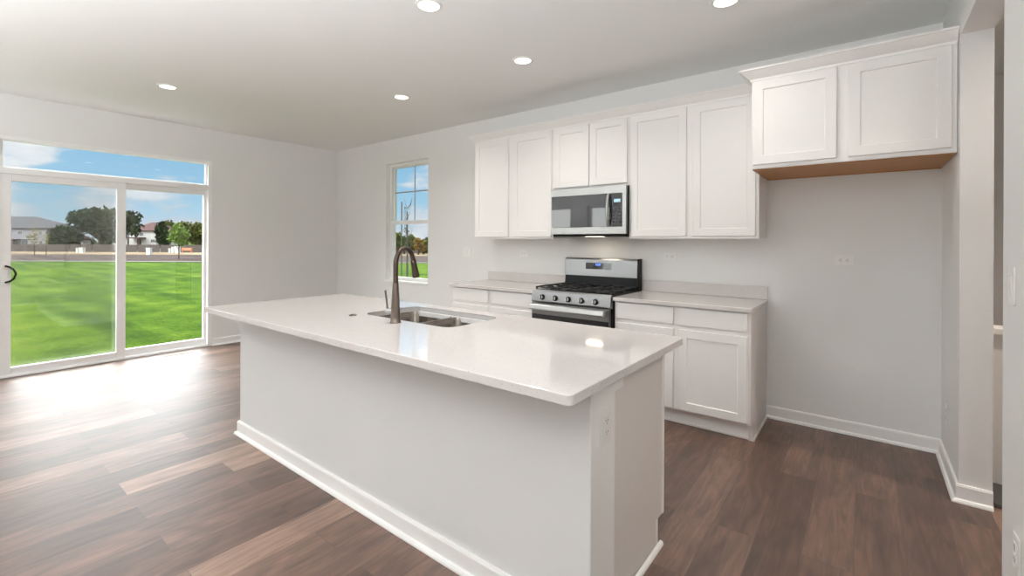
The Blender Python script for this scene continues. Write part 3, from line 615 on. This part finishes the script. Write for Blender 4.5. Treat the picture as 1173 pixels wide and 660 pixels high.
# ------------------------------------------------------------------ outlets and switches
def plate(name, c, u, n, w, h, label, kind, group):
    # c: centre on the wall, u: direction of the long side of the receptacle, n: wall normal
    c, u, n = Vector(c), Vector(u).normalized(), Vector(n).normalized(); v = n.cross(u)
    t = thing(name, c, label, 'outlet' if 'outlet' in name else 'switch', group)
    def fr(bm, a0, a1, b0, b1, d0, d1, bev=0):
        tmp = B(); box(tmp, a0, a1, b0, b1, d0, d1, bev)
        Mx = Matrix(((u.x, v.x, n.x, c.x), (u.y, v.y, n.y, c.y), (u.z, v.z, n.z, c.z), (0, 0, 0, 1))); tmp.transform(Mx)
        me = bpy.data.meshes.new('t'); tmp.to_mesh(me); tmp.free(); bm.from_mesh(me); bpy.data.meshes.remove(me)
    bm = B(); fr(bm, -h/2, h/2, -w/2, w/2, .0005, .006, .002); obj('cover_plate', bm, M['plastic'], t)
    if kind == 'duplex':
        for s in (-1, 1):
            bm = B(); fr(bm, s*.0195-.0155, s*.0195+.0155, -.0165, .0165, .006, .0085, .003); rc = obj('receptacle', bm, M['plastic'], t)
            bm = B()
            for q in (-.0065, .0065): fr(bm, s*.0195-.001, s*.0195+.007, q-.0014, q+.0014, .0086, .0089)
            fr(bm, s*.0195-.009, s*.0195-.005, -.002, .002, .0086, .0089); obj('slots', bm, M['dark'], rc)
    else:
        ks = (0,) if kind == 'rocker' else (-.023, .023)
        for q in ks:
            bm = B(); fr(bm, -.033, .033, q-.0165, q+.0165, .006, .0095, .002); obj('rocker', bm, M['plastic'], t)
    return t
OG = 'white duplex outlets'
plate('wall_outlet', (3.681, 0, 1.228), (1, 0, 0), (0, -1, 0), .072, .118, 'white sideways outlet above the counter left of the range', 'duplex', OG)
plate('wall_outlet', (5.277, 0, 1.229), (1, 0, 0), (0, -1, 0), .072, .118, 'white sideways outlet above the counter right of the range', 'duplex', OG)
plate('wall_outlet', (6.516, 0, 1.231), (1, 0, 0), (0, -1, 0), .072, .118, 'white sideways outlet on the back wall of the fridge space', 'duplex', OG)
plate('wall_outlet', (XR, -.27, .33), (0, 0, 1), (-1, 0, 0), .072, .118, 'white low outlet on the side wall of the fridge space', 'duplex', OG)
plate('wall_outlet', (XR, -1.862, .352), (0, 0, 1), (-1, 0, 0), .072, .118, 'white low outlet on the near right wall below the switch', 'duplex', OG)
plate('wall_outlet', (ix1+.006, -2.556, .706), (0, 0, 1), (1, 0, 0), .078, .122, 'white upright outlet on the end of the island', 'duplex', OG)
plate('light_switch', (2.835, 0, 1.225), (0, 0, 1), (0, -1, 0), .118, .122, 'white double light switch between the window and the upper cabinets', 'double', 'white light switches')
plate('light_switch', (XR, -1.785, 1.213), (0, 0, 1), (-1, 0, 0), .075, .128, 'white light switch on the near right wall', 'rocker', 'white light switches')

# floor vent by the patio door
fv = thing('floor_vent', (.165, -2.16, 0), 'narrow tan floor register in front of the patio door', 'vent')
bm = B(); ring = [(.12, .21, -2.31, -2.01)]; box(bm, .12, .21, -2.31, -2.295, .0005, .005, .001); box(bm, .12, .21, -2.025, -2.01, .0005, .005, .001); box(bm, .12, .135, -2.295, -2.025, .0005, .005, .001); box(bm, .195, .21, -2.295, -2.025, .0005, .005, .001); obj('vent_frame', bm, M['reg'], fv)
bm = B(); box(bm, .136, .194, -2.294, -2.026, .0004, .0012); obj('vent_opening', bm, M['dark'], fv)
bm = B()
for k in range(22): box(bm, .136, .194, -2.292+.0122*k, -2.2875+.0122*k, .0013, .0045)
obj('vent_slats', bm, M['reg'], fv)

# ------------------------------------------------------------------ recessed ceiling lights
def can(x, y, label, e=CAN_POWER, col=(1, .955, .90)):
    t = thing('recessed_light', (x, y, H), label, 'ceiling light', 'recessed ceiling lights')
    bm = B(); lathe(bm, [(.060, -.0002), (.064, -.007), (.072, -.008), (.082, -.004), (.083, -.0002)], (x, y, H), seg=40, cap=False); obj('trim_ring', bm, M['plastic'], t, 50)
    bm = B(); lathe(bm, [(.0625, -.0008), (.0625, -.0045), (.058, -.0052)], (x, y, H), seg=40); ln = obj('lens', bm, M['lens'], t)
    a = bpy.data.lights.new('lens_light', 'AREA'); a.shape = 'DISK'; a.size = .11; a.energy = e; a.color = col; a.spread = math.radians(130)
    o = bpy.data.objects.new('lens_light', a); COL.objects.link(o); o.location = (x, y, H-.0065); o.parent = ln; o.matrix_parent_inverse = parent_world(ln).inverted()
can(1.517, -2.643, 'recessed ceiling light nearest the patio door')
can(3.010, -1.137, 'recessed ceiling light in front of the upper cabinets, nearest the kitchen window')
can(4.504, -1.145, 'recessed ceiling light in front of the microwave cabinet')
can(4.545, -2.160, 'recessed ceiling light above the sink')
can(5.978, -1.131, 'recessed ceiling light at the top edge in front of the fridge space cabinet', .5*CAN_POWER)
can(1.517, -4.9, 'added unseen recessed ceiling light behind the camera near the patio door wall')  # this and the next two: unseen cans added to light the room
can(3.6, -4.9, 'added unseen recessed ceiling light behind the camera in the middle of the room')
can(5.6, -5.4, 'added unseen recessed ceiling light behind the camera near the right wall')

can(7.9, -.9, 'added unseen recessed fill light in the hall beyond the opening', 20.0, (1, .86, .74))  # out-of-view can added to brighten the dark hall
# unseen fill uplights added behind the camera to brighten the ceiling
def fill_uplight(x, y, label, e=FILL_POWER, ZL=1.34):
    t = thing('fill_uplight', (x, y, 0), label, 'fill light', 'added fill uplights behind the camera')
    bm = B(); lathe(bm, [(.15, .0), (.15, .015), (.12, .024), (.02, .03)], (x, y, 0), seg=36); obj('base', bm, M['bronze'], t, 40)
    bm = B(); lathe(bm, [(.012, .029), (.012, ZL-.005), (.022, ZL+.005)], (x, y, 0), seg=16); obj('pole', bm, M['bronze'], t, 40)
    bm = B(); lathe(bm, [(.03, ZL+0.000), (.10, ZL+0.020), (.17, ZL+0.065), (.20, ZL+0.115), (.194, ZL+0.115), (.165, ZL+0.071), (.098, ZL+0.027), (.028, ZL+0.008)], (x, y, 0), seg=40, cap=False); sh = obj('fill_shade', bm, M['plastic'], t, 60)
    bm = B(); lathe(bm, [(.02, ZL+0.008), (.02, ZL+0.035), (.032, ZL+0.055), (.036, ZL+0.075), (.03, ZL+0.093), (.012, ZL+0.103)], (x, y, 0), seg=24); bu = obj('bulb', bm, M['lens'], sh, 60)
    a = bpy.data.lights.new('fill_light', 'AREA'); a.shape = 'DISK'; a.size = .30; a.energy = e; a.color = (.965, .985, 1)
    o = bpy.data.objects.new('fill_light', a); COL.objects.link(o); o.location = (x, y, ZL+.111); o.rotation_euler = (PI, 0, 0); o.parent = bu; o.matrix_parent_inverse = parent_world(bu).inverted()
fill_uplight(.9, -5.6, 'added fill uplight behind the camera near the patio door wall', .4*FILL_POWER)
fill_uplight(3.0, -5.2, 'second added fill uplight from the patio door wall, behind the camera', .6*FILL_POWER)
fill_uplight(4.9, -4.7, 'third added fill uplight from the patio door wall, behind the camera')
fill_uplight(6.5, -4.65, 'added fill uplight behind the camera beside the right wall')

# ------------------------------------------------------------------ hall behind the opening: a dark floor strip and a capped half wall
hw = thing('half_wall', (7.9, -.3, 0), 'low hall wall with a white cap ledge seen through the opening', 'half wall')
bm = B(); box(bm, XR2+.002, 8.64, -.36, -.26, 0, .85); obj('wall_body', bm, M['wall'], hw)
bm = B(); box(bm, XR2+.002, 8.64, -.385, -.235, .85, .885, .006); obj('cap', bm, M['trim'], hw)
bm = B(); box(bm, XR2+.012, 8.64, -.66, -.362, .0005, .02, .006); tag(obj('hall_floor_strip', bm, M['floor_strip']), 'dark grey strip on the hall floor just inside the opening', 'floor_strip')  # thin dark grey strip on the floor in front of the half wall

# ------------------------------------------------------------------ outside: lots laid out along a street frame (s along the street, d away from the house)
OO = Vector((CAM.x, CAM.y, 0))
def gz(d): return -.35 if d < 30 else -.35-.95*min(d-30, 110)/70
def sp_(s, d, z=None): p = OO+rt*s+fw*d; p.z = gz(d) if z is None else z; return p
def strip(name, d0, d1, m, dz, label, cat, s0=-320, s1=260, n=1, kind='structure'):
    bm = B(); ds = [d0+(d1-d0)*k/n for k in range(n+1)]; prev = None
    for dd in ds:
        row = [bm.verts.new(sp_(s, dd, gz(dd)+dz)) for s in (s0, s1)]
        if prev: bm.faces.new((prev[0], prev[1], row[1], row[0]))
        prev = row
    o = obj(name, bm, m); return tag(o, label, cat, None, kind)
bm = B(); prev = None
for dd in (-60, 0, 30, 40, 60, 80, 100, 140, 260, 600):
    row = [bm.verts.new(sp_(s, dd)) for s in (-700, -200, 0, 200, 700)]
    if prev:
        for k in range(4): bm.faces.new((prev[k], prev[k+1], row[k+1], row[k]))
    prev = row
struct('lawn', bm, M['grass'], 'bright green mown lawn outside the patio door', 'lawn')
strip('curb', 37.2, 38.6, M['curb'], .05, 'pale curb line at the far edge of the lawn', 'curb')
strip('dirt_lot', 38.6, 70, M['dirt'], .03, 'bare brown dirt strip beyond the lawn', 'dirt', n=8)
strip('straw_verge', 70, 135, M['straw'], .04, 'dry straw coloured verge in front of the far fence', 'verge', n=8)

def S(px, d): return (px-586.5)/521.987*d     # lateral place along the street of something seen at that column
def Zp(py, d, px=100): return CAM.z+(274.9+(px-60)*.0043-py)/521.987*d

# long weathered fence
fd = 101.0; zb = gz(fd)
f = thing('wooden_fence', sp_(-60, fd), 'long weathered wooden fence in front of the far houses', 'fence')
def sbox(bm, s0, s1, d0, d1, z0, z1):
    v = [bm.verts.new(sp_(*q)) for q in ((s0,d0,z0),(s1,d0,z0),(s1,d1,z0),(s0,d1,z0),(s0,d0,z1),(s1,d0,z1),(s1,d1,z1),(s0,d1,z1))]
    for q in ((3,2,1,0),(4,5,6,7),(0,1,5,4),(1,2,6,5),(2,3,7,6),(3,0,4,7)): bm.faces.new([v[i] for i in q])
for k in range(24):
    s0 = -118+5.0*k; h = 1.62+.1*random.random(); bm = B(); sbox(bm, s0+.08, s0+4.92, fd, fd+.05, zb+.05, zb+h)
    for q in range(24): sbox(bm, s0+.1+.2*q, s0+.27+.2*q, fd-.02, fd, zb+.03, zb+h+.03)
    obj('fence_panel', bm, M['fence'], f)

def house(name, s0, s1, d0, d1, z0, ze, zr, wm, rm, ridge, label, wins, ov=.5, porch=None):
    h = thing(name, sp_((s0+s1)/2, (d0+d1)/2, z0), label, 'house', 'far houses beyond the fence')
    bm = B(); sbox(bm, s0, s1, d0, d1, z0, ze); 
    obj('walls', bm, wm, h)
    bm = B(); a, b = ridge; dm = (d0+d1)/2
    E = [bm.verts.new(sp_(*q)) for q in ((s0-ov, d0-ov, ze), (s1+ov, d0-ov, ze), (s1+ov, d1+ov, ze), (s0-ov, d1+ov, ze))]
    F = [bm.verts.new(sp_(*q)) for q in ((s0-ov, d0-ov, ze+.25), (s1+ov, d0-ov, ze+.25), (s1+ov, d1+ov, ze+.25), (s0-ov, d1+ov, ze+.25))]
    r0, r1 = bm.verts.new(sp_(a, dm, zr)), bm.verts.new(sp_(b, dm, zr))
    bm.faces.new(E[::-1])
    for k in range(4): bm.faces.new((E[k], E[(k+1) % 4], F[(k+1) % 4], F[k]))
    bm.faces.new((F[0], F[1], r1, r0)); bm.faces.new((F[1], F[2], r1)); bm.faces.new((F[2], F[3], r0, r1)); bm.faces.new((F[3], F[0], r0))
    obj('roof', bm, rm, h)
    for (a, b, c, e) in wins:
        bm = B(); sbox(bm, a-.12, b+.12, d0-.06, d0+.02, c-.12, e+.12); w = obj('window', bm, M['siding_w'], h)
        bm = B(); sbox(bm, a, (a+b)/2-.03, d0-.09, d0-.05, c, e); sbox(bm, (a+b)/2+.03, b, d0-.09, d0-.05, c, e); obj('pane', bm, M['pane'], w)
    if porch:
        a, b, c, e = porch; bm = B(); sbox(bm, a, b, d0-2.2, d0+.05, e-.3, e); sbox(bm, a+.1, a+.35, d0-2.1, d0-1.85, z0, e-.3); sbox(bm, b-.35, b-.1, d0-2.1, d0-1.85, z0, e-.3); obj('porch', bm, M['roof_m'], h)
        bm = B(); sbox(bm, (a+b)/2-.6, (a+b)/2+.5, d0-.07, d0+.02, z0+.2, e-.6); obj('porch_door', bm, M['pane'], h)
    return h
hd_ = 130.0; hz = gz(hd_)
def Zh(py, px=100): return Zp(py, hd_, px)
house('far_house', S(-30, hd_), S(54, hd_), hd_, hd_+11, hz, Zh(262.5), Zh(247.5), M['siding_g'], M['roof_g'], (S(-12, hd_), S(19, hd_)), 'grey two-storey house with grey hip roof at the left of the patio door view',
      [(S(20.5, hd_), S(25.5, hd_), Zh(269), Zh(265)), (S(44, hd_), S(48.5, hd_), Zh(269), Zh(265)), (S(25, hd_), S(32, hd_), Zh(280), Zh(274)), (S(45, hd_), S(48.5, hd_), Zh(280), Zh(276.5))], porch=(S(11, hd_), S(25, hd_), 0, Zh(274.5)))
house('far_house', S(148, hd_), S(179, hd_), hd_, hd_+10, hz, Zh(265, 160), Zh(254, 160), M['siding_w'], M['roof_m'], (S(158, hd_), S(166, hd_)), 'white house with maroon roof in the right pane of the patio door',
      [(S(173, hd_), S(177.2, hd_), Zh(277.5, 170), Zh(274.5, 170)), (S(160, hd_), S(164, hd_), Zh(270, 170), Zh(266.6, 170))], porch=(S(152.5, hd_), S(167, hd_), 0, Zh(272, 160)))
house('far_house', S(122, 150), S(147, 150), 150, 160, gz(150), Zp(273, 150), Zp(263, 150), M['siding_w'], M['roof_g'], (S(133, 150), S(140, 150)), 'pale house half hidden behind the big spreading tree', [(S(124, 150), S(127, 150), Zp(280, 150), Zp(276, 150))])
house('far_house', S(56, 170), S(74, 170), 170, 178, gz(150)-.2, Zp(268, 170), Zp(262, 170), M['siding_g'], M['roof_g'], (S(62, 170), S(68, 170)), 'distant grey roofed house beside the dark round tree', [])
house('garden_shed', S(87, 112), S(95, 112), 112, 114, gz(112), Zp(275, 112), Zp(270.5, 112), M['siding_w'], M['roof_m'], (S(89.5, 112), S(92.5, 112)), 'small pale shed beside the big spreading tree', [], ov=.15)

def tree(name, s, d, blobs, m, label, n=900, leaf=.5, trunk=.25, lean=0, group='trees beyond the lawn', sparse=False, th=None, bm_=None, m_trunk=None):
    # blobs: (ds, dz_from_ground, rs, rz) ellipsoids of foliage
    g0 = gz(d); t = thing(name, sp_(s, d), label, 'tree', group)
    top = max(b[1] for b in blobs); hgt = th or top
    bm = B(); tube(bm, [sp_(s, d, g0-.1), sp_(s+lean*.3, d, g0+hgt*.35), sp_(s+lean, d, g0+hgt*.8)], [trunk, trunk*.75, trunk*.3], 10)
    for (bs, bz, rs, rz) in blobs: tube(bm, [sp_(s+lean*.4, d, g0+min(hgt*.3, bz*.5)), sp_(s+bs*.6, d+random.uniform(-.3, .3)*rs, g0+bz*.72), sp_(s+bs, d, g0+bz)], [trunk*.5, trunk*.32, trunk*.08], 7)
    obj('trunk', bm, m_trunk or M['trunk'], t)
    bm = B(); tot = sum(b[2]*b[2]*b[3] for b in blobs)
    for (bs, bz, rs, rz) in blobs:
        k_ = max(10, int(n*rs*rs*rz/tot))
        for _ in range(k_):
            v = Vector((random.gauss(0, 1), random.gauss(0, 1), random.gauss(0, 1))).normalized()*(random.random()**.45)*random.uniform(.78, 1.22)
            p = sp_(s+bs+v.x*rs, d+v.y*rs, g0+bz+v.z*rz)
            q = Matrix.Rotation(random.random()*2*PI, 3, Vector((random.gauss(0,1), random.gauss(0,1), random.gauss(0,1))).normalized())
            L_ = leaf*random.uniform(.6, 1.3); w = L_*.5
            vs_ = [bm.verts.new(p+q @ Vector(c)) for c in ((-L_*.5, 0, 0), (-.1*L_, -w*.5, .08*L_), (L_*.5, 0, 0), (.1*L_, w*.5, .08*L_))]
            bm.faces.new(vs_)
    obj('foliage', bm, m, t); return t
def T(px, d): return S(px, d)
def zt(py, d, px=100): return Zp(py, d, px)-gz(d)
# big spreading tree behind the patio mullion
d = 112.0
def bl(px, py, rp, rzp, d, c, ppx=100): k = d/521.987; return ((px-c)*k, zt(py, d, px), rp*k, rzp*k)
tree('spreading_tree', S(116, d), d, [bl(116, 249, 22, 10, d, 116), bl(96, 251, 14, 9, d, 116), bl(138, 250, 17, 10, d, 116), bl(88, 247, 8, 5, d, 116), bl(100, 260, 10, 6, d, 116), bl(122, 260, 16, 12, d, 116), bl(128, 270, 13, 10, d, 116), bl(148, 258, 10, 12, d, 116), bl(154, 264, 6, 7, d, 116)], M['lf_dark'], 'big dark spreading tree behind the middle stile of the patio door', 5200, 1.25, .75)
d = 107.5
tree('round_tree', S(75, d), d, [bl(75, 270, 13, 12, d, 75), bl(66, 275, 8, 9, d, 75), bl(84, 274, 8, 9, d, 75)], M['lf_dark'], 'dark round tree right of the grey house', 3600, .9, .4)
d = 121.0
tree('round_tree', S(98, d), d, [bl(98, 278, 8, 7, d, 98), bl(104, 280, 6, 5, d, 98)], M['lf_dark'], 'low dark bush beside the pale shed', 1400, .8, .3)
d = 115.0
tree('dense_tree', S(186, d), d, [bl(185, 265, 6, 10, d, 186), bl(187, 274, 6.5, 9, d, 186)], M['lf_dark'], 'dark tree touching the white house', 2200, .9, .4)
d = 148.0
tree('olive_tree', S(195, d), d, [bl(194, 261, 7, 8, d, 195), bl(196, 271, 7, 9, d, 195)], M['lf_mid'], 'olive tree with yellowing top behind the dark tree', 1800, .9, .4)
d = 112.0
tree('olive_tree', S(214, d), d, [bl(212, 261, 8, 7, d, 214), bl(214, 270, 9, 9, d, 214)], M['lf_mid'], 'olive tree directly behind the light green sapling', 2200, .9, .4)
d = 128.0
tree('olive_tree', S(229, d), d, [bl(227, 263, 8, 7, d, 229), bl(233, 268, 8, 10, d, 229), bl(226, 273, 8, 8, d, 229)], M['lf_mid'], 'olive tree at the right edge of the patio door view', 2600, .9, .4)
d = 110.0
tree('olive_tree', S(245, d), d, [bl(245, 264, 10, 11, d, 245), bl(252, 270, 9, 9, d, 245)], M['lf_mid'], 'olive tree hidden past the right patio jamb', 2000, .9, .4)
# young saplings on the dirt strip
d = 47.0
tree('sapling', S(205, d), d, [bl(205, 269, 10, 9, d, 205), bl(203, 262, 6, 6, d, 205), bl(208, 277, 7, 5, d, 205), bl(198, 274, 6, 4, d, 205)], M['lf_bright'], 'light green sapling at the lawn edge in the right pane', 1500, .26, .06)
d = 62.0
tree('sapling', S(39.5, d), d, [bl(39.5, 268, 5, 9, d, 39.5), bl(36, 273, 5, 6, d, 39.5), bl(43, 277, 5, 6, d, 39.5)], M['lf_yel'], 'thin yellow leaved sapling in front of the grey house', 300, .24, .05)
tree('sapling', S(53, d), d, [bl(53, 272, 3.5, 6, d, 53), bl(54, 278, 3, 5, d, 53)], M['lf_yel'], 'small yellow leaved sapling right of the grey house wall', 140, .24, .045)
# seen through the kitchen window
d = 19.0
t = tree('sapling', S(466.5, d), d, [bl(466, 262, 5, 14, d, 466.5), bl(467, 280, 6, 8, d, 466.5), bl(465, 243, 2, 10, d, 466.5)], M['lf_mid'], 'bare staked sapling outside the kitchen window', 170, .075, .045, th=3.7, m_trunk=M['stake'])
bm = B(); p = sp_(S(460, d), d); tube(bm, [p, p+Vector((0, 0, 3.35))], .024, 8); obj('stake', bm, M['stake'], t)
bm = B()
for k in range(26):
    z = gz(d)+1.3+random.random()*1.9; a = random.uniform(-1, 1); base_ = sp_(S(466.5, d), d, z); tube(bm, [base_, base_+rt*a*.16+Vector((0, 0, .16)), base_+rt*a*.24+fw*random.uniform(-.2, .2)+Vector((0, 0, .42))], [.008, .006, .002], 5)
obj('branches', bm, M['trunk'], t)
dd_ = [(455, 272, 6, 9, 'lf_mid', 84), (463, 275, 5, 8, 'lf_dark', 88), (471, 274, 5, 9, 'lf_mid', 92), (479, 277, 4, 7, 'lf_or', 82), (485, 278, 5, 7, 'lf_mid', 87), (492, 276, 6, 9, 'lf_dark', 92), (446, 273, 6, 10, 'lf_or', 90), (502, 277, 6, 8, 'lf_mid', 86)]
lab = ['olive tree leftmost in the lower kitchen window pane', 'dark tree behind the staked sapling', 'dark tree just right of the staked sapling', 'low orange tinted tree in the kitchen window view', 'olive tree right of the orange tinted tree', 'dark tree at the right edge of the kitchen window view', 'autumn tree hidden past the left window frame', 'olive tree hidden past the right window frame']
for (px, py, rp, rz, m_, d), l_ in zip(dd_, lab):
    k = d/521.987; tree('bushy_tree', S(px, d), d, [(0, Zp(py+3, d, px)-gz(d), rp*k, rz*k*.8), (.6, Zp(py+7, d, px)-gz(d), rp*k*.9, rz*k*.6)], M[m_], l_, 1500, .8, .25, group='trees seen through the kitchen window')

# utility boxes and a barrier
def ubox(px, d, w, h, label):
    s = S(px, d); z0 = gz(d)+.04; t = thing('utility_box', sp_(s, d), label, 'utility box', 'pale utility boxes beyond the lawn')
    bm = B(); sbox(bm, s-w/2, s+w/2, d, d+w*.8, z0, z0+h*.85); obj('cabinet', bm, M['util'], t)
    bm = B(); sbox(bm, s-w*.55, s+w*.55, d-.05, d+w*.85, z0+h*.85, z0+h); obj('lid', bm, M['util'], t)
ubox(169.5, 68, .55, 1.05, 'pale utility box nearest the road in the right pane')
ubox(194, 88, .35, .9, 'narrow pale utility box left of the sapling trunk')
ubox(197.5, 88, .35, 1.2, 'tall narrow pale utility box beside the sapling trunk')
ubox(202, 88, .75, 1.3, 'wide pale utility box directly behind the sapling trunk')
ubox(88, 86, .4, .9, 'small pale utility box left of the pair below the shed')
ubox(92.5, 86, .7, 1.0, 'wider pale utility box below the shed')
bb = thing('barrier', sp_(S(213, 92), 92), 'orange barrier in front of the far fence', 'barrier')
bm = B(); s = S(213, 92); sbox(bm, s-.9, s+1.2, 92, 92.15, gz(92)+.5, gz(92)+1.05); obj('board', bm, M['rust'], bb)
for q in (-.8, 1.0): bm = B(); sbox(bm, s+q, s+q+.12, 91.9, 92.3, gz(92), gz(92)+1.1); obj('leg', bm, M['rust'], bb)
